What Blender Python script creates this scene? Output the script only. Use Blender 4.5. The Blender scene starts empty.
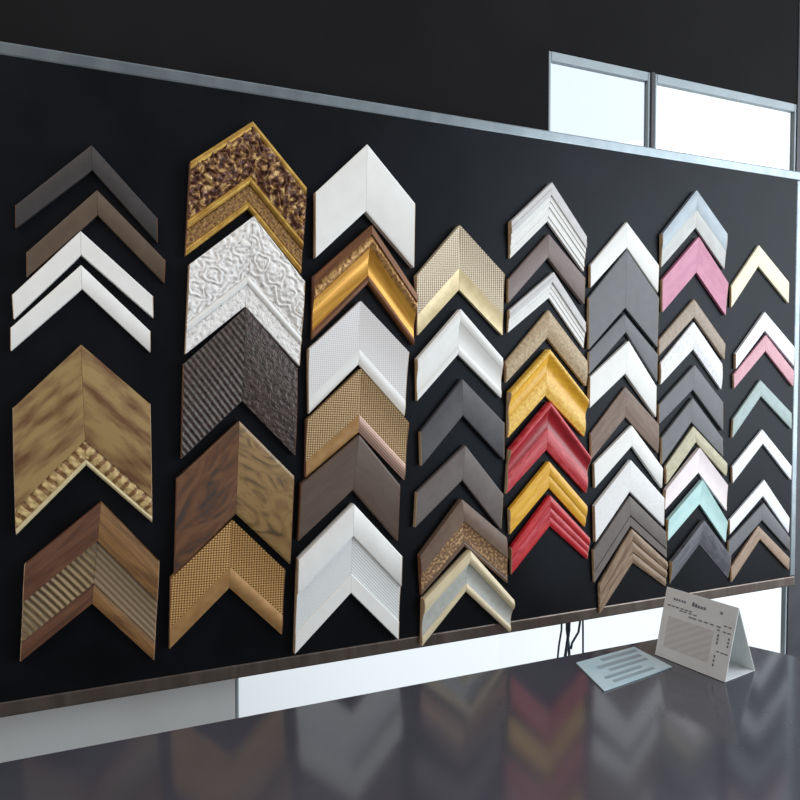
import bpy, bmesh, math, random
from mathutils import Vector, noise
random.seed(7)
SC = bpy.context.scene
COL = SC.collection
# ---------------------------------------------------------------- camera
F = 700.0; VX = 2050.0; VY = 376.0; HC = 1.25
pitch = math.atan((400 - VY) / F)
cam_d = bpy.data.cameras.new('camera'); cam = bpy.data.objects.new('camera', cam_d); COL.objects.link(cam)
cam_d.sensor_width = 36; cam_d.lens = 36 * F / 800; cam_d.clip_start = .02
cam.location = (0, 0, HC); cam.rotation_euler = (math.pi / 2 - pitch, 0, 0)
SC.camera = cam
# ---------------------------------------------------------------- colour management
vs = SC.view_settings
vs.view_transform = 'Standard'; vs.look = 'None'; vs.gamma = 1; vs.use_curve_mapping = False
vs.exposure = 0.0
# ---------------------------------------------------------------- world: overcast daylight, brighter on the street side
W = bpy.data.worlds.new('world'); SC.world = W; W.use_nodes = True
nt = W.node_tree; nt.nodes.clear()
out = nt.nodes.new('ShaderNodeOutputWorld'); bg = nt.nodes.new('ShaderNodeBackground')
tc = nt.nodes.new('ShaderNodeTexCoord')
dot = nt.nodes.new('ShaderNodeVectorMath'); dot.operation = 'DOT_PRODUCT'
dot.inputs[1].default_value = Vector((.72, .62, .25)).normalized()
ramp = nt.nodes.new('ShaderNodeValToRGB')
cr = ramp.color_ramp
cr.elements[0].position = 0.0; cr.elements[0].color = (.20, .185, .17, 1)
cr.elements[1].position = 1.0; cr.elements[1].color = (1.35, 1.42, 1.5, 1)
e = cr.elements.new(.45); e.color = (.34, .33, .33, 1)
e = cr.elements.new(.72); e.color = (.95, 1.0, 1.06, 1)
mr = nt.nodes.new('ShaderNodeMapRange'); mr.inputs[1].default_value = -1; mr.inputs[2].default_value = 1
nt.links.new(tc.outputs['Generated'], dot.inputs[0]); nt.links.new(dot.outputs['Value'], mr.inputs[0])
nt.links.new(mr.outputs[0], ramp.inputs[0]); nt.links.new(ramp.outputs[0], bg.inputs[0])
nt.links.new(bg.outputs[0], out.inputs[0]); bg.inputs[1].default_value = 1.0
# ---------------------------------------------------------------- lights
def area(name, loc, target, size, energy, color):
    d = bpy.data.lights.new(name, 'AREA'); d.size = size; d.energy = energy; d.color = color
    o = bpy.data.objects.new(name, d); COL.objects.link(o); o.location = loc
    o.rotation_euler = (Vector(target) - Vector(loc)).to_track_quat('-Z', 'Y').to_euler()
    return o
area('side_daylight_fill', (2.55, 0.75, 1.55), (0.75, 1.65, 1.25), 1.8, 46, (.90, .96, 1.0))  # unseen daylight fill at right, placed so its reflection hazes the velvet
area('warm_overhead_fill', (-1.1, -0.2, 2.7), (-0.3, 1.15, 1.25), 0.7, 14.5, (1.0, .94, .86))  # unseen warm fill, added to lift the whites at left

# ---------------------------------------------------------------- board frame of reference
TH = math.atan2((VX - 400) / F * math.cos(pitch), 1)
U = Vector((math.sin(TH), math.cos(TH), 0)); N = Vector((math.cos(TH), -math.sin(TH), 0))
B0 = Vector((0, 1.3, HC)); CAM = Vector((0, 0, HC))
def bd(u, z, h=0.0):                       # a point on the board: along, height above eye level, height off the velvet
    return B0 + U * u + Vector((0, 0, z)) + N * h
def ray(x, y):
    return Vector(((x - 400) / F, 0, 0)) + Vector((0, math.cos(pitch), -math.sin(pitch))) + (400 - y) / F * Vector((0, math.sin(pitch), math.cos(pitch)))
def onboard(x, y, h=0.0):                  # photo reading -> (u, z) on the plane h in front of the velvet
    d = ray(x, y); t = ((B0 + N * h - CAM).dot(N)) / d.dot(N); X = CAM + d * t - B0
    return X.dot(U), X.z
def ontable(x, y, zt):
    d = ray(x, y); t = (zt - HC) / d.z; return CAM + d * t

# ---------------------------------------------------------------- materials
def s2l(c):
    return tuple(((v / 255) / 12.92 if v / 255 <= .04045 else ((v / 255 + .055) / 1.055) ** 2.4) for v in c) + (1,)
MATS = {}
def mat(name, c1, c2=None, pat='plain', su=100, sv=100, rough=.5, metal=0.0, bump=0.0, lo=.35, hi=.65, c3=None, coat=0.0, sheen=0.0, spec=.5, coord='UV'):
    """procedural material; su, sv = pattern frequency (1/m) along and across the moulding"""
    if name in MATS: return MATS[name]
    m = bpy.data.materials.new(name); m.use_nodes = True; MATS[name] = m
    t = m.node_tree; b = t.nodes['Principled BSDF']; L = t.links.new
    b.inputs['Base Color'].default_value = s2l(c1); b.inputs['Roughness'].default_value = rough
    b.inputs['Metallic'].default_value = metal; b.inputs['Specular IOR Level'].default_value = spec
    b.inputs['Coat Weight'].default_value = coat; b.inputs['Sheen Weight'].default_value = sheen
    c2 = c2 or tuple(v * .93 for v in c1)
    tex = t.nodes.new('ShaderNodeTexCoord'); mp = t.nodes.new('ShaderNodeMapping')
    mp.inputs['Scale'].default_value = (su, sv, su if coord != 'UV' else 1)
    L(tex.outputs[coord], mp.inputs[0])
    V = mp.outputs[0]
    def noisen(vec, sc=1, det=4, dist=0.0):
        n = t.nodes.new('ShaderNodeTexNoise'); n.inputs['Scale'].default_value = sc; n.inputs['Detail'].default_value = det
        n.inputs['Distortion'].default_value = dist; L(vec, n.inputs['Vector']); return n.outputs['Fac']
    def mth(op, a, bb=None):
        n = t.nodes.new('ShaderNodeMath'); n.operation = op
        for i, v in enumerate((a, bb)):
            if v is None: continue
            if isinstance(v, (int, float)): n.inputs[i].default_value = v
            else: L(v, n.inputs[i])
        return n.outputs[0]
    if pat in ('plain', 'noise', 'speckle'):
        fac = noisen(V, 1, 8 if pat == 'speckle' else 4, 0)
    elif pat == 'grain':
        fac = noisen(V, 1, 6, 1.2)
    elif pat == 'burl':
        fac = noisen(V, 1, 5, 3.5)
    elif pat == 'weave':
        s = t.nodes.new('ShaderNodeSeparateXYZ'); L(V, s.inputs[0])
        a = mth('SINE', mth('MULTIPLY', s.outputs[0], 6.2832)); c = mth('SINE', mth('MULTIPLY', s.outputs[1], 6.2832))
        fac = mth('ADD', mth('MULTIPLY', mth('MULTIPLY', a, c), .5), .5)
    elif pat == 'ribs':
        s = t.nodes.new('ShaderNodeSeparateXYZ'); L(V, s.inputs[0])
        a = mth('SINE', mth('MULTIPLY', s.outputs[0], 6.2832))
        fac = mth('ADD', mth('MULTIPLY', a, .4), mth('MULTIPLY', noisen(V, .9, 4), 1.0)); fac = mth('SUBTRACT', fac, 0.0)
    elif pat == 'lines':
        s = t.nodes.new('ShaderNodeSeparateXYZ'); L(V, s.inputs[0])
        a = mth('SINE', mth('MULTIPLY', s.outputs[1], 6.2832))
        fac = mth('ADD', mth('MULTIPLY', a, .5), .5)
    elif pat == 'blocks':
        s = t.nodes.new('ShaderNodeSeparateXYZ'); L(V, s.inputs[0])
        a = mth('SINE', mth('MULTIPLY', s.outputs[0], 6.2832))
        fac = mth('ADD', mth('MULTIPLY', a, .35), mth('MULTIPLY', noisen(V, 2.1, 3), 1.0))
    r = t.nodes.new('ShaderNodeValToRGB'); r.color_ramp.elements[0].position = lo; r.color_ramp.elements[1].position = hi
    r.color_ramp.elements[0].color = s2l(c2); r.color_ramp.elements[1].color = s2l(c1)
    if c3:
        ee = r.color_ramp.elements.new((lo + hi) / 2); ee.color = s2l(c3)
    L(fac, r.inputs[0]); L(r.outputs[0], b.inputs['Base Color'])
    if bump:
        bp = t.nodes.new('ShaderNodeBump'); bp.inputs['Strength'].default_value = min(1, bump); bp.inputs['Distance'].default_value = .001
        L(fac, bp.inputs['Height']); L(bp.outputs[0], b.inputs['Normal'])
    return m

# ---------------------------------------------------------------- helpers
def tag(o, label=None, cat=None, group=None, kind=None):
    for k, v in (('label', label), ('category', cat), ('group', group), ('kind', kind)):
        if v: o[k] = v
    return o
def empty(name, loc):
    o = bpy.data.objects.new(name, None); COL.objects.link(o); o.location = loc; o.empty_display_size = .02; return o
def link(name, me, m, parent=None, origin=None):
    o = bpy.data.objects.new(name, me); COL.objects.link(o)
    if m: me.materials.append(m)
    if parent:
        base = Vector((0, 0, 0)); p = parent
        while p: base += p.location; p = p.parent
        o.parent = parent
        for v in me.vertices: v.co -= base
    elif origin is not None:
        for v in me.vertices: v.co -= Vector(origin)
        o.location = origin
    return o
def mesh_from(name, verts, faces, uvs=None, smooth=False, sharp=35):
    me = bpy.data.meshes.new(name); me.from_pydata([tuple(v) for v in verts], [], faces)
    bm = bmesh.new(); bm.from_mesh(me)
    uvl = bm.loops.layers.uv.new('UVMap')
    bm.verts.ensure_lookup_table()
    if uvs:
        for f in bm.faces:
            for l in f.loops: l[uvl].uv = uvs[l.vert.index]
    bmesh.ops.recalc_face_normals(bm, faces=bm.faces)
    bm.to_mesh(me); bm.free()
    if smooth:
        for p in me.polygons: p.use_smooth = True
        me.set_sharp_from_angle(angle=math.radians(sharp))
    return me
def box_oriented(name, O, ax, ay, az, m, parent=None, bevel=.0015, origin=None):
    """box with corner O and three edge vectors"""
    bm = bmesh.new()
    vs_ = [bm.verts.new(O + ax * i + ay * j + az * k) for i in (0, 1) for j in (0, 1) for k in (0, 1)]
    for q in ((0, 1, 3, 2), (4, 6, 7, 5), (0, 4, 5, 1), (2, 3, 7, 6), (0, 2, 6, 4), (1, 5, 7, 3)): bm.faces.new([vs_[i] for i in q])
    bmesh.ops.recalc_face_normals(bm, faces=bm.faces)
    if bevel: bmesh.ops.bevel(bm, geom=list(bm.edges), offset=bevel, segments=2, affect='EDGES', profile=.5)
    me = bpy.data.meshes.new(name); bm.to_mesh(me); bm.free()
    return link(name, me, m, parent, origin)
def tube(name, pts, r, m, parent=None, n=8, origin=None):
    pts = [Vector(p) for p in pts]; verts = []; faces = []
    for i, p in enumerate(pts):
        d = (pts[min(i + 1, len(pts) - 1)] - pts[max(i - 1, 0)]).normalized()
        a = d.orthogonal().normalized() if i == 0 else (a - d * a.dot(d)).normalized()
        b = d.cross(a)
        for k in range(n):
            t = 2 * math.pi * k / n; verts.append(p + a * math.cos(t) * r + b * math.sin(t) * r)
    for i in range(len(pts) - 1):
        for k in range(n): faces.append((i * n + k, i * n + (k + 1) % n, (i + 1) * n + (k + 1) % n, (i + 1) * n + k))
    faces.append(tuple(range(n))); faces.append(tuple((len(pts) - 1) * n + k for k in range(n)))
    return link(name, mesh_from(name, verts, faces, smooth=True, sharp=60), m, parent, origin)

# ---------------------------------------------------------------- the setting
M_white_wall = mat('wall_paint_white', (226, 228, 228), (218, 219, 218), 'noise', 6, 6, rough=.8, coord='Object')
M_dark_wall = mat('wall_paint_charcoal', (20, 19, 22), (14, 13, 16), 'noise', 5, 5, rough=.85, spec=.2, coord='Object')
M_alu = mat('window_aluminium', (168, 182, 190), (158, 172, 180), 'noise', 20, 20, rough=.4, coord='Object')
M_darkjamb = mat('dark_window_post', (58, 60, 66), (48, 50, 56), 'noise', 20, 20, rough=.5, coord='Object')
M_brown = mat('board_frame_brown', (112, 102, 96), (92, 82, 76), 'grain', 4, 60, rough=.3, metal=.75, coord='Object')
M_rail = mat('board_frame_reflection', (136, 146, 152), (122, 132, 138), 'noise', 20, 60, rough=.34, metal=.85, coord='Object')  # pale base colour holds the daylight reflected on the brown-grey frame
M_velvet = mat('black_velvet', (17, 17, 22), (6, 6, 8), 'speckle', 9, 9, rough=.42, sheen=.0, spec=.15, lo=.35, hi=.75, coord='Object')
M_velvet.node_tree.nodes['Principled BSDF'].inputs['Specular Tint'].default_value = (.78, .88, 1, 1)
def glass(name, tint, refl=.06):
    m = bpy.data.materials.new(name); m.use_nodes = True; t = m.node_tree; t.nodes.clear()
    o = t.nodes.new('ShaderNodeOutputMaterial'); mx = t.nodes.new('ShaderNodeMixShader'); tr = t.nodes.new('ShaderNodeBsdfTransparent')
    gl = t.nodes.new('ShaderNodeBsdfGlossy'); gl.inputs['Roughness'].default_value = .02
    tr.inputs[0].default_value = tint; mx.inputs[0].default_value = refl
    t.links.new(tr.outputs[0], mx.inputs[1]); t.links.new(gl.outputs[0], mx.inputs[2]); t.links.new(mx.outputs[0], o.inputs[0])
    return m
M_glass = glass('clear_glass', (.97, .99, .99, 1)); M_glass_b = glass('tinted_glass', (.86, .89, .91, 1), .05)

HW = -0.085                                # wall plane behind the velvet
def wu(x, y): return onboard(x, y, HW)
u_w0 = wu(548, 137)[0]; u_mull = wu(652, 142)[0]; u_w1 = wu(787.5, 600)[0]
z_top = 0.70; z_sill = Z_SILL = -0.95
zf = -HC
def wallbox(name, u0, u1, z0, z1, m, h0=HW, th=.05, parent=None, kind='structure', bevel=0):
    o = box_oriented(name, bd(u0, z0, h0), U * (u1 - u0), Vector((0, 0, z1 - z0)), -N * th, m, parent, bevel, origin=None if parent else bd((u0 + u1) / 2, z0, h0))
    if kind and not parent: o['kind'] = kind
    return o
u_l = wu(235, 680)[0]
wallbox('wall_back', -2.2, u_l, zf, .40, M_white_wall)
wallbox('wall_back', u_l, u_w1, zf, z_sill, M_white_wall)
wallbox('wall_back', -2.2, u_w0, .40, 1.35, M_dark_wall)
wallbox('wall_back', u_w0, u_w1, z_top, 1.35, M_dark_wall)
wallbox('wall_back', u_w1 + .30, u_w1 + 1.2, zf, 1.35, M_white_wall)
fl = box_oriented('floor', bd(-2.2, zf - .05, HW - .15), U * 5.0, N * 2.6, Vector((0, 0, .05)), mat('floor_tiles_grey', (120, 118, 115), (105, 103, 100), 'noise', 3, 3, rough=.5, coord='Object'), bevel=0, origin=bd(0, zf, 0)); fl['kind'] = 'structure'
# three glazed lights with frames, the post between two of them and the dark post at their right
def window(name, u0, u1, z1, t, gm):
    z_sill = Z_SILL if name == 'window_1' else .401
    e = empty(name, bd((u0 + u1) / 2, z_sill, HW - .02)); e['kind'] = 'structure'
    g = .0004
    for a, b, c, d in ((u0, u0 + t, z_sill, z1), (u1 - t, u1, z_sill, z1), (u0 + t + g, u1 - t - g, z_sill, z_sill + .02), (u0 + t + g, u1 - t - g, z1 - .02, z1)):
        wallbox('window_frame', a, b, c, d, M_alu, HW, .014, e, bevel=.002)
    wallbox('glass_pane', u0 + t, u1 - t, z_sill + .02, z1 - .02, gm, HW - .008, .003, e)
window('window_1', u_l + .001, u_w1 - .001, .399, .006, M_glass)
window('window_2', u_w0 + .001, u_mull - .007, z_top - .001, .006, M_glass_b)
window('window_3', u_mull + .007, u_w1 - .001, z_top - .001, .006, M_glass)
o = wallbox('trim_1', u_mull - .0065, u_mull + .0065, .4005, z_top, M_darkjamb, HW + .003, .018, bevel=.002)
o = wallbox('trim_2', u_w1, u_w1 + .30, zf, 1.35, M_darkjamb, HW + .002, .012, bevel=.001)

# ---------------------------------------------------------------- the black velvet board
ZB, ZT, UL, UR = -0.4935, 0.4735, -0.86, 1.0425
board = tag(empty('display_board', bd((UL + UR) / 2, ZB, -.02)), 'large black velvet display board in a slim frame, hung with rows of frame corners', 'display board')
box_oriented('velvet_panel', bd(UL, ZB, 0), U * (UR - UL), Vector((0, 0, ZT - ZB)), -N * .018, M_velvet, board, 0)
RW = .021
def rail_b(name, u0, u1, z0, z1, m, lab=None):
    o = box_oriented(name, bd(u0, z0, -.02), U * (u1 - u0), Vector((0, 0, z1 - z0)), N * .0198, m, board, .003)
    if lab: o['label'] = lab
rail_b('frame_rail', UL - RW, UR + .019, ZT + .0003, ZT + RW, M_rail, 'frame rail, daylight reflection coloured in')
rail_b('frame_rail', UL - RW, UR + .019, ZB - RW - .004, ZB - .0003, M_brown)
rail_b('frame_rail', UR + .0003, UR + .019, ZB, ZT, M_rail, 'frame rail, daylight reflection coloured in')
rail_b('frame_rail', UL - RW, UL - .0003, ZB, ZT, M_brown)
for k, (u, z) in enumerate(((-.6, .35), (.25, .35), (1.0, .35), (-.6, -.4), (.25, -.4))):
    box_oriented('wall_batten', bd(u, z, -.02) - N * .0, U * .05, Vector((0, 0, .05)), -N * (-HW - .02), M_brown, board, .001)

# ---------------------------------------------------------------- moulding profiles: (t, height) with t in 0..1
def flat(h=1.0, e=.10): return [(0, h - e), (.025, h - e * .3), (.05, h), (.95, h), (.975, h - e * .3), (1, h - e)]
def slope(a, b): return [(0, a), (.04, a + .02), (.5, (a + b) / 2 + .02), (.96, b + .02), (1, b)]
def cove(a, b, sag): return [(t / 10, a + (b - a) * t / 10 - sag * math.sin(math.pi * t / 10)) for t in range(11)]
def swell(a, b, up): return [(t / 10, a + (b - a) * t / 10 + up * math.sin(math.pi * t / 10)) for t in range(11)]
def bead(h, r): return [(t / 8, h - r + r * math.sin(math.pi * t / 8)) for t in range(9)]
def steps(*hs):
    r = []; n = len(hs)
    for i, h in enumerate(hs): r += [(i / n + .012, h - .04), (i / n + .05 / n + .012, h), ((i + 1) / n - .02, h)]
    r[0] = (0, hs[0] - .05); r.append((1, hs[-1] - .08)); return r
def rel_scroll(u, v, w):
    a = noise.noise(Vector((u * 60, v * 60, 3.1))); b = noise.noise(Vector((u * 60 + 9, v * 60, 7.7)))
    c = math.sin(math.hypot((u + .012 * a) % .034 - .017, v - w * .33 + .012 * b) * 2 * math.pi / .0105)   # curling scrolls
    return .5 + .42 * c + .3 * noise.noise(Vector((u * 190, v * 190, 1)))
def rel_flute(u, v, w):
    return .5 + .5 * math.sin((u - .12 * v) * 2 * math.pi / .0090) + .3 * noise.noise(Vector((u * 300, v * 300, 2)))
def rel_rough(u, v, w):
    return .5 + .5 * noise.noise(Vector((u * 150, v * 150, 5))) + .35 * noise.noise(Vector((u * 420, v * 420, 9)))
def rel_rope(u, v, w): return .5 + .5 * math.sin((u + .0 * v) * 2 * math.pi / .009)
def rel_leaf(u, v, w):
    return .5 + .5 * math.sin(u * 2 * math.pi / .014) * math.cos(v * 2 * math.pi / .02) + .3 * noise.noise(Vector((u * 300, v * 300, 2)))
RAW = mat('raw_pine_end', (196, 170, 138), (168, 140, 108), 'grain', 60, 60, rough=.8, coord='Object')
RAWD = mat('raw_dark_end', (128, 88, 64), (104, 70, 50), 'grain', 60, 60, rough=.8, coord='Object')

def corner(key, depth, bands, label, raw=RAW):
    """a mitred moulding corner: two rails meeting at a peak; bands = [(part, t0, t1, profile, material, relief, amplitude)]"""
    d = depth * {'4': .82, '5': .7, '6': .55, '7': .55, '8': .5}.get(key[0], 1); h0 = d * .95
    P, L, R, Q, Lb, Rb = [Vector(onboard(x, y, h0)) for x, y in D[key]]
    for a, b in ((L, Lb), (R, Rb)):        # ends are sawn straight up and down
        lim = abs(a.y - b.y) * .06
        if abs(b.x - a.x) > lim: b.x = a.x + math.copysign(lim, b.x - a.x)
    root = tag(empty('frame_corner_sample', bd(P.x, min(Lb.y, Rb.y), .0006)), label, 'frame sample', 'moulding corner samples on the velvet board')
    arm = []
    for side, (E, Eb) in enumerate(((L, Lb), (R, Rb))):
        main = None
        outer_n = len(bands)
        full = []
        for bi, bd_ in enumerate(bands):
            part, t0, t1, prof, m = bd_[:5]; relief = bd_[5] if len(bd_) > 5 else None; amp = bd_[6] if len(bd_) > 6 else 0
            if isinstance(relief, tuple): relief = relief[side]
            ns = 3; tt = [t0 + (t1 - t0) * s for s, h in prof]; hh = [h * d for s, h in prof]
            if relief:
                nn = max(8, int(90 * (t1 - t0) * (P - Q).length / .08)); pr = list(zip([s for s, h in prof], hh)); tt2 = []; hh2 = []
                for k in range(nn + 1):
                    s = k / nn
                    for (s0, a0), (s1, a1) in zip(pr, pr[1:]):
                        if s0 <= s <= s1: tt2.append(t0 + (t1 - t0) * s); hh2.append(a0 + (a1 - a0) * (0 if s1 == s0 else (s - s0) / (s1 - s0))); break
                tt, hh = tt2, hh2; ns = 110
            full += list(zip(tt, hh))
            armlen = (P - E).length; wid = (P - Q).length * math.cos(math.radians(45))
            verts = []; uvs = []; nt_ = len(tt)
            for i in range(ns + 1):
                s = .0016 + (1 - .0016) * i / ns
                O_ = P.lerp(E, s); I_ = Q.lerp(Eb, s)
                row = [(tt[0], .0006)] + list(zip(tt, hh)) + [(tt[-1], .0006)]
                for j, (t, h) in enumerate(row):
                    p = O_.lerp(I_, t)
                    ul = s * armlen + t * wid * (1 if side == 0 else 1); vl = t * wid
                    # distance along the moulding, measured from the mitre's foot
                    dirv = (E - P).normalized(); ul = (p - P).dot(dirv); vl = ((p - P) - dirv * ul).length
                    if relief and 1 < j < len(row) - 2:
                        ed = min(1, (j - 1) / 3, (len(row) - 2 - j) / 3)
                        h = h + amp * ed * (relief(ul + side * .53, vl, wid) - .5)
                    verts.append(bd(p.x, p.y, h)); uvs.append((ul + .2 + side * .5, vl))
            n = nt_ + 2; faces = []
            for i in range(ns):
                for j in range(n):
                    k = (j + 1) % n
                    faces.append((i * n + j, i * n + k, (i + 1) * n + k, (i + 1) * n + j))
            faces.append(tuple(range(n))); faces.append(tuple(ns * n + j for j in range(n)))
            me = mesh_from(part, verts, faces, uvs, smooth=True, sharp=50 if relief else 28)
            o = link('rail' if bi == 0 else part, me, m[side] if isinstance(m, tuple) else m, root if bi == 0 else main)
            if bi == 0: main = o
        # sawn end
        outd = -1 if side == 0 else 1
        row = [(full[0][0], .0007)] + [(t, max(.001, h - .0003)) for t, h in full] + [(full[-1][0], .0007)]
        verts = []
        for dx in (.00005, .0009):
            for t, h in row:
                p = E.lerp(Eb, t); verts.append(bd(p.x + outd * dx, p.y, h))
        n = len(row); faces = [tuple(range(n)), tuple(range(n, 2 * n))] + [(j, (j + 1) % n, n + (j + 1) % n, n + j) for j in range(n)]
        link('sawn_end', mesh_from('sawn_end', verts, faces), raw, main)
    return root

D = {   # readings of each corner: peak, left, right of the outer edge, then of the inner edge
'1a':[(91.5,145),(16,205),(157,218),(92,170),(16,228),(157,242.5)],
'1b':[(97,190),(27,252),(165,260),(97.5,215),(27,277),(164,283)],
'1c':[(80.5,231),(12.5,294.5),(152.5,296),(81,255),(14,319),(153,318)],
'1d':[(81,265),(11,327.5),(150,331),(82,289),(11,351),(150,352.5)],
'1e':[(81,344.5),(13,408),(150,404),(86,465.5),(16,535.5),(152,523)],
'1f':[(101,502.5),(25,565),(159,562.5),(92,605),(17,664),(152,662)],
'2a':[(253,121),(191,161),(306.5,187),(249,207.5),(186,255),(301,272.5)],
'2b':[(254,216),(190,264),(305,281),(246,306),(186,354),(297.5,366)],
'2c':[(246,308),(184,364),(297.5,368),(242.5,401),(182,459),(295.5,455.5)],
'2d':[(239.5,421),(177.5,479),(294,476),(236,514),(175,575),(290,564.5)],
'2e':[(232.5,520),(171,579),(285,570),(230,589),(170,650.5),(282.5,636)],
'3a':[(367.5,144),(316,192),(415,203),(366,211),(316,257.5),(414,267.5)],
'3b':[(372,225),(315.5,275),(417.5,294),(370,282.5),(314,339),(416,344.5)],
'3c':[(361,301),(309.5,349),(409,352),(360,364),(310,414),(406,416)],
'3d':[(361,369),(307.5,420),(409,422.5),(360,432.5),(307,478),(403,481)],
'3e':[(359.5,435),(302,484),(400,485),(353,490),(298.5,541),(397.5,541)],
'3f':[(354,504),(299,560),(402,556),(352,594),(296,655.5),(399.5,641)],
'4a':[(460,225),(417.5,275),(504.5,274),(461,289),(419.5,335),(504.5,335)],
'4b':[(461,309),(418,359),(503,358),(460,354),(419,401),(503,398)],
'4c':[(462.5,379),(421,432),(504,422.5),(463,415.5),(422,466),(504,460)],
'4d':[(465.5,445.5),(417.5,492.5),(503,494),(462.5,480),(415.5,527.5),(500.5,529.5)],
'4e':[(462.5,499.5),(421,556),(507,537.5),(466,547),(424,596),(509,584)],
'4f':[(471,551),(425,600),(514.5,600),(468,592.5),(424,648),(512,634)],
'5a':[(552.5,182),(512,221),(587,236),(549.5,220.5),(512,258),(585.5,271)],
'5b':[(549,234),(509,279),(585,277.5),(548,257.5),(509,302.5),(584,304)],
'5c':[(554,272),(510,310),(586,322),(550.5,297.5),(509.5,332.5),(585,348)],
'5d':[(549.5,310),(506.5,362),(588,361),(548,337.5),(507,382.5),(585,386)],
'5e':[(550,349),(511.5,392),(589,399.5),(548,395.5),(510.5,438),(584,437)],
'5f':[(551,402),(511.5,450),(591,456.5),(549,450),(509,494.5),(584,494)],
'5g':[(549.5,461.5),(510.5,509.5),(587.5,506),(550.5,488),(511.5,535),(586,527.5)],
'5h':[(550.5,495.5),(512,548),(590,538),(551.5,526.5),(513.5,575),(588.5,560)],
'6a':[(627,222),(591,265),(659,265),(627,247.5),(591,287.5),(658,292.5)],
'6b':[(627,250),(589.5,297.5),(659,297.5),(625.5,307.5),(589.5,349),(657.5,347)],
'6c':[(624.5,314),(589.5,352),(657.5,354),(626,332),(589.5,374),(657,381.5)],
'6d':[(629,341),(590.5,377),(656.5,386),(625.5,373.5),(590,408),(656,417)],
'6e':[(626,387),(591.5,433),(659,424),(626,417),(592,459.5),(658.5,453)],
'6f':[(632,425.5),(594.5,464),(663,468),(632,446),(595.5,488),(662,488)],
'6g':[(631,460),(595,506),(664.5,498),(630,491.5),(596,542),(664,526)],
'6h':[(630,496),(594,550),(666,532),(631,526),(600,582),(667,558)],
'6i':[(632.5,529),(600.5,584),(668,562),(634,563),(603.5,613.5),(666.5,586.5)],
'7a':[(697,190),(663,233.5),(727.5,233.5),(697.5,227),(663,267),(726,268.5)],
'7b':[(699,237),(663,279.5),(728.5,283),(697.5,272),(663.5,312),(725,315)],
'7c':[(694.5,299),(659.5,340),(725.5,343.5),(694.5,317),(659.5,355.5),(724.5,359.5)],
'7d':[(694.5,322),(661.5,363),(723,364),(694,349),(661.5,384.5),(722,389.5)],
'7e':[(695,365),(659.5,404.5),(723,402),(693,389.5),(659.5,424),(723,430.5)],
'7f':[(693,398),(662,438),(722.5,438),(691.5,422),(662.5,464),(723,456.5)],
'7g':[(694,426.5),(666.5,466),(727.5,463),(696.5,442),(667,484),(726.5,476)],
'7h':[(700,448),(666.5,490),(728,485),(700,472.5),(666.5,510),(728,511)],
'7i':[(703,480),(669,520),(728,522),(701,504),(669.5,541),(727,542.5)],
'7j':[(704.5,520.5),(672.5,562),(731,556),(702.5,545),(673,585),(731,579)],
'8a':[(759,245),(731.5,286),(789,282),(758.5,266),(731.5,307.5),(788.5,303)],
'8b':[(765,312),(736,353.5),(794.5,347),(765,330.5),(736,369),(794,366)],
'8c':[(766,335),(734,374.5),(794,371),(765.5,351),(735,388.5),(793,386.5)],
'8d':[(760.5,380),(733.5,419),(791.5,413),(761,396),(732.5,438),(791.5,429)],
'8e':[(762.5,429.5),(732.5,467),(791.5,466),(763,443.5),(734.5,483),(791,480)],
'8f':[(764.5,480),(730,520),(789.5,518),(763,496),(730,534.5),(788.5,533)],
'8g':[(764,503),(729,541),(789.5,537),(762,520),(729,558),(789.5,550.5)],
'8h':[(758.5,526),(731.5,567),(789.5,558),(760,539),(732.5,582),(788.5,570)],
}

# ---------------------------------------------------------------- finishes
m_ = mat
WH = m_('white_lacquer', (240, 240, 238), (235, 235, 232), 'noise', 40, 40, rough=.45)
WH2 = m_('white_gesso', (240, 240, 240), (232, 232, 232), 'noise', 120, 120, rough=.6, bump=.1)
WHORN = m_('white_ornate_plaster', (240, 238, 236), (186, 184, 182), 'noise', 120, 120, rough=.6, lo=.3, hi=.46)
WHWEAVE = m_('white_woven_texture', (236, 234, 234), (208, 206, 206), 'weave', 190, 190, rough=.5, bump=.4, lo=.1, hi=.6)
WHLINE = m_('white_fluted', (236, 238, 238), (214, 218, 218), 'lines', 10, 240, rough=.5, bump=.3, lo=.1, hi=.6)
WHMOT = m_('white_mottled', (246, 246, 250), (222, 224, 230), 'noise', 120, 120, rough=.5, lo=.35, hi=.6)
CHAR = m_('charcoal_matte', (56, 52, 52), (50, 46, 46), 'noise', 50, 50, rough=.6)
UMB = m_('umber_brown', (92, 74, 58), (84, 66, 51), 'noise', 50, 50, rough=.55)
GREY = m_('slate_grey', (110, 111, 115), (104, 105, 109), 'noise', 50, 50, rough=.55)
GREY2 = m_('dark_slate', (76, 75, 79), (68, 67, 71), 'noise', 50, 50, rough=.5)
GREYB = m_('grey_brown', (108, 100, 97), (100, 92, 89), 'noise', 50, 50, rough=.55)
COCOA = m_('cocoa_brown', (92, 75, 63), (84, 67, 56), 'grain', 20, 90, rough=.5)
TAUPE = m_('taupe_rose', (128, 112, 110), (118, 102, 100), 'grain', 20, 100, rough=.5)
TANV = m_('tan_veneer', (158, 131, 84), (104, 68, 40), 'speckle', 14, 55, rough=.5, lo=.34, hi=.58)
LEAF = m_('tan_leaf_carving', (196, 168, 114), (128, 92, 54), 'blocks', 60, 90, rough=.5, bump=.5, lo=.3, hi=.5)
WHG = m_('white_grey_edge', (214, 213, 213), (204, 203, 204), 'noise', 60, 60, rough=.5)
CREAML = m_('cream_lip', (222, 208, 166), (205, 190, 146), 'noise', 60, 60, rough=.4)
WOODR = m_('wood_red_sheen', (112, 74, 52), (84, 52, 38), 'grain', 12, 110, rough=.45)
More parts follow.
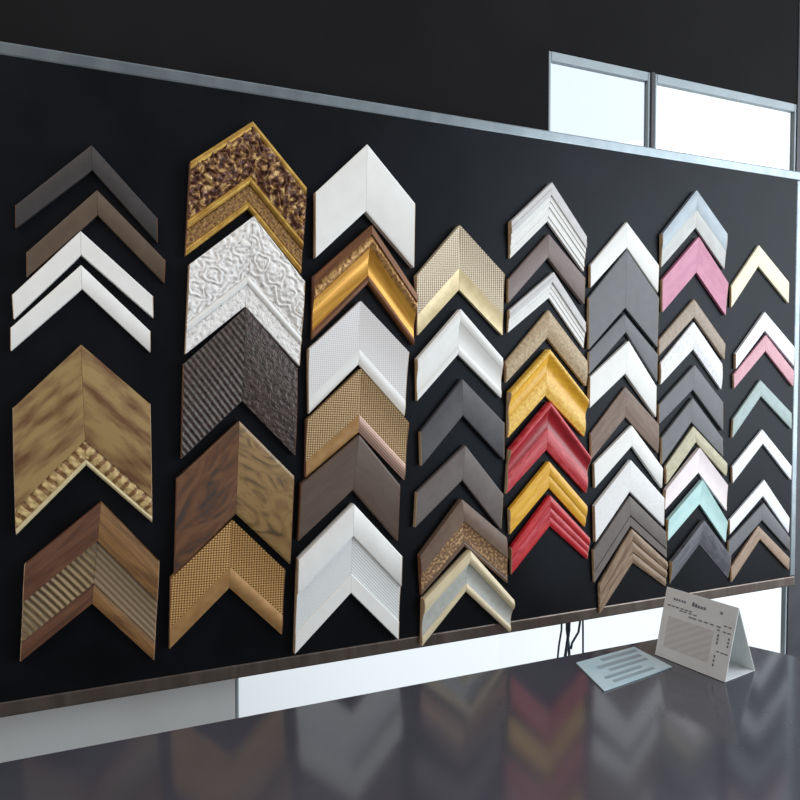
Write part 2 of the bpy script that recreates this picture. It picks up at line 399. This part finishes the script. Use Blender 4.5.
WOODL = m_('wood_golden_sheen', (140, 102, 60), (104, 72, 42), 'grain', 12, 110, rough=.45)  # one wood tinted per arm, its shifting sheen put into the colour
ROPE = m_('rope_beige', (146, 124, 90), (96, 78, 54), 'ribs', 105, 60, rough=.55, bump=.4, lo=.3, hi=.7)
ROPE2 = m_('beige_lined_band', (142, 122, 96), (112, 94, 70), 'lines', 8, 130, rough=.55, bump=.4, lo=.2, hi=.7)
GOLD = m_('antique_gold', (206, 168, 84), (172, 130, 58), 'noise', 60, 60, rough=.35, metal=.55)
GOLDORN = m_('gold_umber_carving', (206, 170, 110), (70, 40, 30), 'speckle', 95, 95, rough=.42, metal=.15, lo=.40, hi=.62, c3=(120, 80, 58))
GOLDSP = m_('gold_umber_band', (168, 128, 70), (96, 64, 34), 'speckle', 240, 240, rough=.45, metal=.2, lo=.36, hi=.62)
GOLDS = m_('bright_gold_leaf', (224, 170, 74), (190, 132, 46), 'grain', 10, 120, rough=.28, metal=.35)
GOLDB = m_('gold_bead_row', (206, 164, 100), (118, 74, 42), 'speckle', 160, 160, rough=.4, metal=.3, bump=.6, lo=.35, hi=.65)
BRNG = m_('brown_gilt_edge', (128, 82, 46), (96, 58, 34), 'grain', 10, 150, rough=.4, metal=.2)
GOLDWV = m_('gold_woven', (206, 162, 98), (96, 62, 38), 'weave', 165, 165, rough=.4, metal=.2, bump=.7, lo=.15, hi=.7)
BRNWV = m_('bronze_woven', (190, 160, 112), (104, 76, 54), 'weave', 170, 170, rough=.42, metal=.2, bump=.7, lo=.2, hi=.7)
CRWV = m_('cream_woven', (216, 202, 176), (142, 122, 98), 'weave', 165, 165, rough=.42, metal=.15, bump=.6, lo=.15, hi=.65)
CRLIP = m_('champagne_lip', (228, 212, 168), (212, 194, 148), 'noise', 60, 60, rough=.32, metal=.15)
BARK = m_('dark_fluted_bark', (88, 76, 72), (50, 42, 40), 'speckle', 120, 120, rough=.45, lo=.36, hi=.66)
BURL1 = m_('burl_red_sheen', (112, 78, 52), (60, 54, 50), 'burl', 9, 22, rough=.35, c3=(94, 62, 42), lo=.3, hi=.62, coat=.2)
BURL2 = m_('burl_olive_sheen', (146, 118, 74), (82, 66, 44), 'burl', 12, 24, rough=.35, c3=(126, 98, 60), lo=.3, hi=.58, coat=.2)  # same burl in two tints, the sheen of each arm coloured in
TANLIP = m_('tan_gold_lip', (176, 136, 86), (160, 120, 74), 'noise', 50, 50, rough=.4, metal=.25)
ROSELIP = m_('gold_lip_highlight', (190, 160, 146), (150, 116, 100), 'lines', 10, 260, rough=.35, metal=.2)  # rosy highlight on one arm of the lip, painted into the colour
BRONZE = m_('bronze_smooth', (116, 94, 78), (104, 82, 68), 'noise', 50, 50, rough=.45)
BRSP = m_('bronze_gilt_speckle', (206, 168, 118), (122, 90, 66), 'speckle', 190, 190, rough=.42, metal=.2, lo=.46, hi=.66)
CREAM = m_('warm_cream', (232, 218, 184), (216, 200, 164), 'grain', 20, 120, rough=.4)
SILV = m_('silver_grey_cove', (196, 198, 192), (182, 184, 178), 'noise', 80, 80, rough=.4)
TANSP = m_('tan_speckle', (192, 170, 136), (158, 134, 100), 'speckle', 160, 160, rough=.5, bump=.3, lo=.35, hi=.6)
YEL = m_('mustard_yellow', (244, 190, 54), (230, 170, 42), 'speckle', 110, 110, rough=.4, lo=.35, hi=.6, coat=.2)
YELB = m_('mustard_worn', (246, 206, 98), (226, 174, 64), 'speckle', 130, 130, rough=.4, lo=.4, hi=.6)
RED = m_('crimson_red', (176, 28, 42), (150, 20, 34), 'grain', 20, 110, rough=.35, lo=.35, hi=.65, coat=.25)
REDB = m_('crimson_worn', (214, 84, 92), (180, 38, 50), 'grain', 30, 170, rough=.38, lo=.4, hi=.66)
SREY = m_('small_yellow', (240, 188, 62), (222, 164, 40), 'grain', 30, 120, rough=.4)
SRED = m_('small_red', (206, 48, 54), (176, 30, 40), 'grain', 30, 150, rough=.38)
BRW = m_('weathered_brown', (134, 112, 98), (112, 90, 76), 'grain', 22, 150, rough=.55)
BRW2 = m_('ridged_tan_brown', (158, 134, 108), (118, 94, 74), 'grain', 22, 190, rough=.5)
BLUEG = m_('pale_blue_grey', (148, 160, 168), (134, 146, 156), 'noise', 30, 60, rough=.3, metal=.15)
SILVW = m_('silvery_white', (196, 198, 194), (182, 184, 182), 'noise', 30, 60, rough=.35)
PINK = m_('rose_pink', (206, 128, 158), (192, 112, 144), 'noise', 40, 80, rough=.4)
PINKL = m_('pale_pink', (216, 160, 172), (204, 146, 160), 'noise', 40, 80, rough=.45)
OLIVE = m_('pale_olive', (200, 195, 166), (180, 175, 144), 'noise', 60, 120, rough=.5)
TAN7 = m_('stone_tan', (172, 156, 138), (150, 132, 114), 'speckle', 150, 150, rough=.5)
PINKW = m_('pinkish_white', (250, 240, 243), (244, 232, 237), 'noise', 30, 60, rough=.4)
MINT = m_('pale_mint', (200, 236, 234), (184, 226, 226), 'noise', 30, 60, rough=.35)
DGREY = m_('dark_brushed_grey', (116, 116, 124), (88, 88, 96), 'grain', 24, 120, rough=.35)
CRY = m_('pale_cream_yellow', (242, 238, 208), (234, 229, 196), 'noise', 40, 80, rough=.45)
SAGE = m_('pale_sage', (164, 184, 182), (150, 170, 168), 'noise', 40, 80, rough=.45)
COOLW = m_('cool_white', (244, 247, 252), (238, 241, 248), 'noise', 40, 80, rough=.45)
BEIGE8 = m_('beige_brown', (168, 144, 124), (150, 126, 106), 'grain', 30, 100, rough=.5)

def one(mm, pr=None): return [('rail', 0, 1, pr or flat(), mm)]
# column by column, left to right; in a column top to bottom
corner('1a', .010, one(CHAR), 'slim flat dark charcoal corner, topmost in the leftmost column', RAWD)
corner('1b', .010, one(UMB), 'slim flat umber brown corner between a charcoal one and two white ones', RAWD)
corner('1c', .012, one(WH), 'upper of the two slim plain white corners in the leftmost column')
corner('1d', .010, one(WH), 'lower of the two slim plain white corners in the leftmost column')
corner('1e', .016, [('rail', 0, .79, swell(.75, .85, .2), TANV), ('leaf_band', .79, .945, swell(.7, .7, .15), LEAF, rel_leaf, .0018), ('lip', .945, 1, bead(.75, .15), CREAML)],
       'broad tan veneered corner with a carved leaf band and cream inner lip')
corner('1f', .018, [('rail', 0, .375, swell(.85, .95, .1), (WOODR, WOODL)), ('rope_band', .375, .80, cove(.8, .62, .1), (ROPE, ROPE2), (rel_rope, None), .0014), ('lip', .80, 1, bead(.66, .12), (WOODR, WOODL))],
       'brown wooden corner with a ribbed beige rope band, bottom of the leftmost column')
corner('2a', .020, [('rail', 0, .62, swell(.78, .7, .25), GOLDORN, rel_scroll, .0055), ('outer_edge', 0.0, .085, bead(.98, .1), GOLD),
                    ('gold_bead', .62, .72, bead(.9, .18), GOLD), ('carved_band', .72, .92, flat(.6, .05), GOLDSP, rel_rough, .0015), ('lip', .92, 1, bead(.7, .12), GOLD)],
       'broad ornate gold and brown scroll-carved corner, topmost in its column', RAWD)
corner('2b', .020, [('rail', 0, .66, swell(.85, .6, .22), WHORN, rel_scroll, .0035), ('bead', .66, .75, bead(.8, .12), WH), ('carved_band', .75, 1, flat(.6, .05), WHORN, rel_rough, .002)],
       'broad white corner carved with ornate scrolls and flowers', RAW)
corner('2c', .018, [('rail', 0, 1, swell(.8, .7, .25), BARK, (rel_flute, rel_rough), .0022)], 'broad dark brown-grey corner with slanting bark-like flutes', RAWD)
corner('2d', .018, [('rail', 0, 1, flat(.95, .12), (BURL1, BURL2))], 'broad flat corner in polished burl wood, sheen tinted brown and olive by arm', RAWD)
corner('2e', .018, [('rail', 0, .70, cove(.95, .6, .08), GOLDWV), ('lip', .70, 1, swell(.62, .55, .15), TANLIP)],
       'gold basket-weave corner with a smooth gold lip, bottom of its column beside the wooden corner', RAWD)
corner('3a', .016, one(WH, flat(.95, .08)), 'broad plain white flat corner, topmost and largest of the plain white ones', RAW)
corner('3b', .022, [('rail', 0, .16, slope(.9, 1), BRNG), ('bead_row', .16, .38, swell(.85, .7, .15), GOLDB, rel_rough, .0015), ('cove', .38, .86, cove(.75, .45, .22), GOLDS), ('lip', .86, 1, bead(.55, .1), BRNG)],
       'shiny gold scooped corner with brown edges and a beaded row', RAWD)
corner('3c', .018, [('rail', 0, .76, cove(.95, .6, .1), WHWEAVE), ('lip', .76, 1, swell(.62, .5, .12), WH)],
       'white corner with a fine woven texture and smooth inner lip', RAW)
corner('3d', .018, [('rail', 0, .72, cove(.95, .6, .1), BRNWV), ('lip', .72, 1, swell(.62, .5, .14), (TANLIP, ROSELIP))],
       'bronze-brown basket-weave corner with a smooth gold lip, highlight painted rosy on one arm', RAWD)
corner('3e', .016, one(COCOA, flat(.95, .08)), 'broad flat plain cocoa-brown corner', RAWD)
corner('3f', .020, [('rail', 0, .36, flat(1, .08), WH), ('fluted_band', .36, .78, cove(.78, .6, .05), WHLINE), ('lip', .78, 1, flat(.7, .08), WH)],
       'broad white corner with a finely fluted middle band, at the bottom of its column', RAW)
corner('4a', .020, [('rail', 0, .66, cove(.95, .6, .08), CRWV), ('lip', .66, 1, cove(.62, .5, .06), CRLIP)],
       'cream basket-weave corner with a champagne lip', RAW)
corner('4b', .020, [('rail', 0, .28, swell(.9, .85, .1), WH), ('cove', .28, .78, cove(.82, .5, .14), WH), ('lip', .78, 1, bead(.6, .1), WH)],
       'smooth white scooped corner directly under the cream basket-weave one', RAW)
corner('4c', .014, one(GREY2, flat(.95, .08)), 'flat dark slate corner with a pale sawn end, below a white scooped one')
corner('4d', .014, one(GREYB, flat(.95, .08)), 'flat grey-brown corner with a pale sawn end, above the bronze speckled one')
corner('4e', .020, [('rail', 0, .45, swell(.85, .95, .08), BRONZE), ('speckled_band', .45, .88, cove(.85, .6, .08), BRSP), ('lip', .88, 1, bead(.6, .1), BRONZE)],
       'bronze corner with a band of gilt speckles', RAWD)
corner('4f', .024, [('rail', 0, .30, swell(.85, .85, .2), CREAM), ('cove', .30, .80, cove(.75, .5, .18), SILV), ('lip', .80, 1, bead(.62, .12), CREAM)],
       'cream corner with a scooped silver-grey middle, overlapping the board\'s bottom rail', RAW)
corner('5a', .020, [('rail', 0, .34, steps(.9, 1), WHG), ('inner_step', .34, .64, steps(.8, .7), WH), ('lip', .64, 1, steps(.55, .62, .5), WH)],
       'white corner with several stepped ridges, topmost in its column', RAW)
corner('5b', .014, one(TAUPE, flat(.95, .1)), 'flat rosy taupe corner between two stepped white ones', RAW)
corner('5c', .016, [('rail', 0, .4, steps(.9, 1), WHG), ('lip', .4, 1, steps(.7, .6, .5), WH)],
       'narrow white stepped corner between a taupe one and a tan speckled one', RAW)
corner('5d', .016, one(TANSP, swell(.7, .7, .3)), 'rounded tan speckled corner above the large yellow one', RAW)
corner('5e', .026, [('rail', 0, .13, bead(1.0, .1), YELB), ('cove', .13, .55, cove(.95, .5, .22), YEL), ('lip', .55, 1, swell(.55, .45, .14), YELB)],
       'large mustard yellow scooped corner')
corner('5f', .026, [('rail', 0, .13, bead(1.0, .1), REDB), ('cove', .13, .55, cove(.95, .5, .22), RED), ('lip', .55, 1, swell(.55, .45, .14), REDB)],
       'large crimson red scooped corner between two yellow ones')
corner('5g', .018, [('rail', 0, .5, swell(.85, .8, .15), SREY), ('lip', .5, 1, swell(.7, .5, .12), SREY)], 'small yellow ridged corner between two red ones')
corner('5h', .018, [('rail', 0, .36, swell(.85, .8, .15), SRED), ('middle_ridge', .36, .7, swell(.7, .6, .15), REDB), ('lip', .7, 1, swell(.6, .45, .12), SRED)],
       'small red ridged corner, bottom of its column')
corner('6a', .016, one(WH, flat(.95, .1)), 'plain white corner directly above the broad slate grey one')
corner('6b', .016, one(GREY, flat(.9, .05)), 'broad flat slate grey corner nested over a slimmer grey one')
corner('6c', .014, one(GREY, flat(.95, .08)), 'slim grey corner tucked directly beneath the broad slate grey one')
corner('6d', .018, one(WH, flat(.95, .08)), 'broad plain white corner directly under the two slate grey ones')
corner('6e', .014, one(BRW, swell(.7, .7, .28)), 'rounded weathered brown corner between two white ones')
corner('6f', .016, one(WH, flat(.95, .1)), 'slim plain white corner directly under the weathered brown one')
corner('6g', .018, one(WH2, flat(.95, .08)), 'broad plain white corner directly above the grey-brown grooved one')
corner('6h', .016, [('rail', 0, .64, flat(.95, .06), GREYB), ('lip', .68, 1, flat(.8, .08), GREYB)], 'grey-brown corner with one dark groove along its inner edge')
corner('6i', .018, [('rail', 0, .34, bead(.95, .25), BRW2), ('middle_ridge', .36, .68, bead(.85, .25), BRW2), ('lip', .70, 1, bead(.7, .2), BRW2)],
       'tan-brown corner with three ridges, overlapping the bottom rail beside the desk calendar')
corner('7a', .020, [('rail', 0, .5, swell(.9, .75, .15), BLUEG), ('lip', .5, 1, slope(.72, .5), SILVW)],
       'pale blue-grey metallic corner, topmost in its column')
corner('7b', .018, one(PINK, cove(.95, .7, .08)), 'rose pink corner under the blue-grey one')
corner('7c', .014, one(TAN7, flat(.9, .1)), 'slim stone-tan corner between the rose pink one and a mottled white one')
corner('7d', .016, one(WHMOT, swell(.7, .7, .25)), 'mottled white corner directly under the slim stone-tan one')
corner('7e', .014, one(GREY, flat(.95, .08)), 'upper of the two flat grey corners under the mottled white one')
corner('7f', .014, one(GREY, flat(.95, .08)), 'lower of the two flat grey corners, directly above the pale olive one')
corner('7g', .014, one(OLIVE, swell(.75, .75, .2)), 'slim pale olive corner')
corner('7h', .020, one(PINKW, cove(.95, .6, .1)), 'smooth pinkish white corner between the olive and the mint ones')
corner('7i', .020, one(MINT, cove(.95, .6, .08)), 'smooth pale mint green corner')
corner('7j', .020, [('rail', 0, 1, swell(.95, .1, .2), DGREY)], 'dark brushed grey corner at the bottom, above the desk calendar')
corner('8a', .012, one(CRY), 'slim pale cream-yellow corner, topmost in the rightmost column')
corner('8b', .014, one(COOLW), 'slim white corner with a pale pink one right beneath it')
corner('8c', .012, one(PINKL), 'slim pale pink corner in the rightmost column')
corner('8d', .012, one(SAGE), 'slim pale sage green corner')
corner('8e', .012, one(COOLW), 'slim white corner directly under the sage green one')
corner('8f', .012, one(COOLW), 'slim white corner with a slim grey one right beneath it')
corner('8g', .012, one(GREY), 'slim grey corner in the rightmost column between a white one and a beige one')
corner('8h', .012, one(BEIGE8), 'slim beige-brown corner, bottom of the rightmost column')

# ---------------------------------------------------------------- desk below the board
ZD = 0.75
T = lambda x, y: ontable(x, y, ZD)
M_desk = mat('desk_laminate_grey', (72, 72, 80), (66, 66, 74), 'noise', 8, 8, rough=.13, spec=.9, coord='Object')
def prism(name, pts, th, m, parent=None, bevel=.001, origin=None):
    bm = bmesh.new()
    top = [bm.verts.new(p) for p in pts]; bot = [bm.verts.new(p - Vector((0, 0, th))) for p in pts]
    bm.faces.new(top); bm.faces.new(bot[::-1]); n = len(pts)
    for i in range(n): bm.faces.new((top[i], bot[i], bot[(i + 1) % n], top[(i + 1) % n]))
    bmesh.ops.recalc_face_normals(bm, faces=bm.faces)
    if bevel: bmesh.ops.bevel(bm, geom=list(bm.edges), offset=bevel, segments=2, affect='EDGES')
    me = bpy.data.meshes.new(name); bm.to_mesh(me); bm.free(); return link(name, me, m, parent, origin)
c0 = T(690, 632); ul_ = -U                        # the far corner, then the long edge running back along the wall
c1 = c0 + ul_ * 1.9
rd = (T(800, 657) - c0).normalized()
c2 = c0 + rd * .62
c3 = c1 + rd * .62
desk = tag(empty('desk', Vector((c0.x - .3, c0.y - .5, 0))), 'grey laminate desk standing under the board, holding the desk calendar', 'desk')
prism('desk_top', [c0, c2, c3, c1], .028, M_desk, desk, .003)
for p, q in ((c0, (c2 - c0).normalized() + ul_), (c1, rd - ul_), (c2, -rd + ul_), (c3, -rd - ul_)):
    b = p + q.normalized() * .05; b.z = 0
    box_oriented('leg', b - Vector((.018, .018, 0)), Vector((.036, 0, 0)), Vector((0, .036, 0)), Vector((0, 0, ZD - .0285)), M_darkjamb, desk, .002)

# tent calendar
BL = T(655, 655); BR = T(725, 683)
BL.z = BR.z = ZD + .001
e_ = (BR - BL).normalized(); w_ = Vector((-e_.y, e_.x, 0))
if w_.y < 0: w_ = -w_
DEP = .085
def apex(x, y, base):
    d = ray(x, y); pl = BL + w_ * DEP * .5; t = (pl - CAM).dot(w_) / d.dot(w_); return CAM + d * t
AL, AR = apex(667, 587, BL), apex(739, 608, BR)
ha = (AL.z + AR.z) / 2; AL.z = AR.z = ha
M_card = mat('calendar_card', (222, 226, 229), (216, 219, 222), 'noise', 40, 40, rough=.6, coord='Object')
M_cardb = mat('calendar_back_card', (226, 234, 230), (218, 226, 222), 'noise', 40, 40, rough=.6, coord='Object')
M_ink = mat('calendar_ink', (112, 114, 126), (104, 106, 118), 'noise', 40, 40, rough=.6, coord='Object')
M_grid = mat('calendar_grid_print', (206, 206, 207), (192, 192, 195), 'weave', 160, 160, rough=.6, lo=.3, hi=.7, coord='Object')
cal = tag(empty('desk_calendar', (BL + BR) / 2 + w_ * DEP / 2), 'white tent-shaped desk calendar with faint print, standing on the grey desk', 'calendar')
FN = (AL - BL).cross(BR - BL).normalized()
if FN.dot(CAM - BL) < 0: FN = -FN
def quad_slab(name, q, nrm, th, m, parent, bevel=.0003):
    bm = bmesh.new(); a = [bm.verts.new(p) for p in q]; b = [bm.verts.new(p - nrm * th) for p in q]
    bm.faces.new(a); bm.faces.new(b[::-1])
    for i in range(4): bm.faces.new((a[i], b[i], b[(i + 1) % 4], a[(i + 1) % 4]))
    bmesh.ops.recalc_face_normals(bm, faces=bm.faces)
    me = bpy.data.meshes.new(name); bm.to_mesh(me); bm.free(); return link(name, me, m, parent)
quad_slab('front_panel', [BL, BR, AR, AL], FN, .0012, M_card, cal)
CL, CR = BL + w_ * DEP, BR + w_ * DEP
BN = (AL - CL).cross(CR - CL).normalized()
if BN.dot(w_) < 0: BN = -BN
quad_slab('back_panel', [CL, CR, AR + w_ * .001, AL + w_ * .001], BN, .0012, M_cardb, cal)
quad_slab('base_panel', [BL + w_ * .002, BR + w_ * .002, CR - w_ * .002, CL - w_ * .002], Vector((0, 0, 1)), -.0006, M_card, cal)
def face_pt(s, t): return BL.lerp(BR, s).lerp(AL.lerp(AR, s), t)
def mark(name, s0, s1, t0, t1, m, lift=.0004):
    o = quad_slab(name, [face_pt(s0, t0) + FN * lift, face_pt(s1, t0) + FN * lift, face_pt(s1, t1) + FN * lift, face_pt(s0, t1) + FN * lift], FN, lift - .00005, m, cal); return o
mark('printed_grid', .10, .74, .16, .60, M_grid)
verts = []; faces = []
def ink(s0, s1, t0, t1, lift=.0006):
    b = len(verts)
    for L_ in (lift, .0001):
        for s, t in ((s0, t0), (s1, t0), (s1, t1), (s0, t1)): verts.append(face_pt(s, t) + FN * L_)
    faces.extend([(b, b + 1, b + 2, b + 3), (b + 7, b + 6, b + 5, b + 4)] + [(b + i, b + (i + 1) % 4, b + 4 + (i + 1) % 4, b + 4 + i) for i in range(4)])
for s in (.13, .165, .205, .245, .28): ink(s, s + .024, .845, .875)         # small word
for s, h in ((.40, .06), (.44, .05), (.48, .035), (.52, .035), (.56, .04)): ink(s, s + .03, .835, .835 + h)   # bold word
for s in (.06, .12, .18, .25, .31, .37): ink(s, s + .045, .745, .762)
for s in (.24, .30, .37, .44): ink(s, s + .045, .715, .73)
for s in (.38, .44, .52, .60, .68, .77): ink(s, s + .05, .665, .682)
for s, t in ((.86, .70), (.92, .70), (.78, .62), (.86, .62), (.92, .62), (.82, .34), (.88, .34), (.93, .34)): ink(s, s + .04, t, t + .016)
for t in (.44, .49, .54): ink(.80, .82, t, t + .035); ink(.94, .96, t, t + .03)
for t in (.14, .2, .26): ink(.80, .82, t, t + .035)
me = mesh_from('printed_text', verts, faces); link('printed_text', me, M_ink, cal)
# small round emblem beside the heading
verts = []; faces = []
cs, ct, rr = .80, .865, .028
for L_ in (.0006, .0001):
    for k in range(16):
        a = 2 * math.pi * k / 16; r_ = rr if k % 2 == 0 else rr * .6
        verts.append(face_pt(cs + r_ * math.cos(a), ct + r_ * math.sin(a)) + FN * L_)
faces = [tuple(range(16)), tuple(range(31, 15, -1))] + [(k, (k + 1) % 16, 16 + (k + 1) % 16, 16 + k) for k in range(16)]
link('printed_emblem', mesh_from('printed_emblem', verts, faces), mat('emblem_ink', (140, 144, 158), (130, 134, 148), 'noise', 40, 40, rough=.6, coord='Object'), cal)

# pale blue leaflet and pen on the desk, left of the calendar
M_leaf = mat('leaflet_blue', (176, 204, 216), (196, 214, 222), 'noise', 20, 20, rough=.3, coord='Object')
M_leafp = mat('leaflet_print', (150, 168, 178), (138, 156, 166), 'noise', 20, 20, rough=.4, coord='Object')
lf = tag(empty('leaflet', T(625, 675)), 'pale blue leaflet with grey printed bars lying on the desk', 'leaflet')
q = [T(576, 664), T(634, 648), T(672, 668), T(604, 692)]
prism('page', [p + Vector((0, 0, .0025)) for p in q], .0018, M_leaf, lf, 0)
def lp(s, t): return q[0].lerp(q[3], s).lerp(q[1].lerp(q[2], s), t)
for s0, s1, t0, t1 in ((.10, .2, .35, .95), (.3, .4, .2, .9), (.48, .56, .3, .9), (.66, .74, .15, .7), (.82, .9, .2, .8)):
    prism('printed_bar', [lp(s0, t0) + Vector((0, 0, .0031)), lp(s1, t0) + Vector((0, 0, .0031)), lp(s1, t1) + Vector((0, 0, .0031)), lp(s0, t1) + Vector((0, 0, .0031))], .0005, M_leafp, lf, 0)
# cables standing for window reflections below the bottom rail
M_refl = mat('reflection_dark_blue', (44, 58, 72), (34, 46, 58), 'noise', 20, 20, rough=.4, coord='Object')
def hang(pts, h=-.03): return [bd(*onboard(x, y, h), h) for x, y in pts]
cb = tag(empty('reflection_tubes', hang([(568, 614)])[0]), 'bundle of thin dark cables hanging below the board\'s bottom rail', 'tubes')
tube('reflection_tube', hang([(569.5, 600), (569, 630), (566.5, 648), (564, 664), (561, 700)]), .0034, M_refl, cb)
tube('reflection_tube', hang([(567, 602), (567, 630), (569, 648), (569.5, 664), (569, 700)], -.036), .003, M_refl, cb)
tube('reflection_tube', hang([(562, 604), (561.5, 630), (559, 645), (557, 664), (555, 700)], -.032), .0022, M_refl, cb)
tube('reflection_tube', hang([(580, 600), (580, 622), (578.5, 632), (575, 638), (572, 643), (571, 649)], -.034), .0026, M_refl, cb)
tube('reflection_tube', hang([(582.5, 600), (583, 630), (583, 655), (582, 659), (579, 660.5), (573, 661), (571, 664), (571, 700)], -.042), .0022, M_refl, cb)
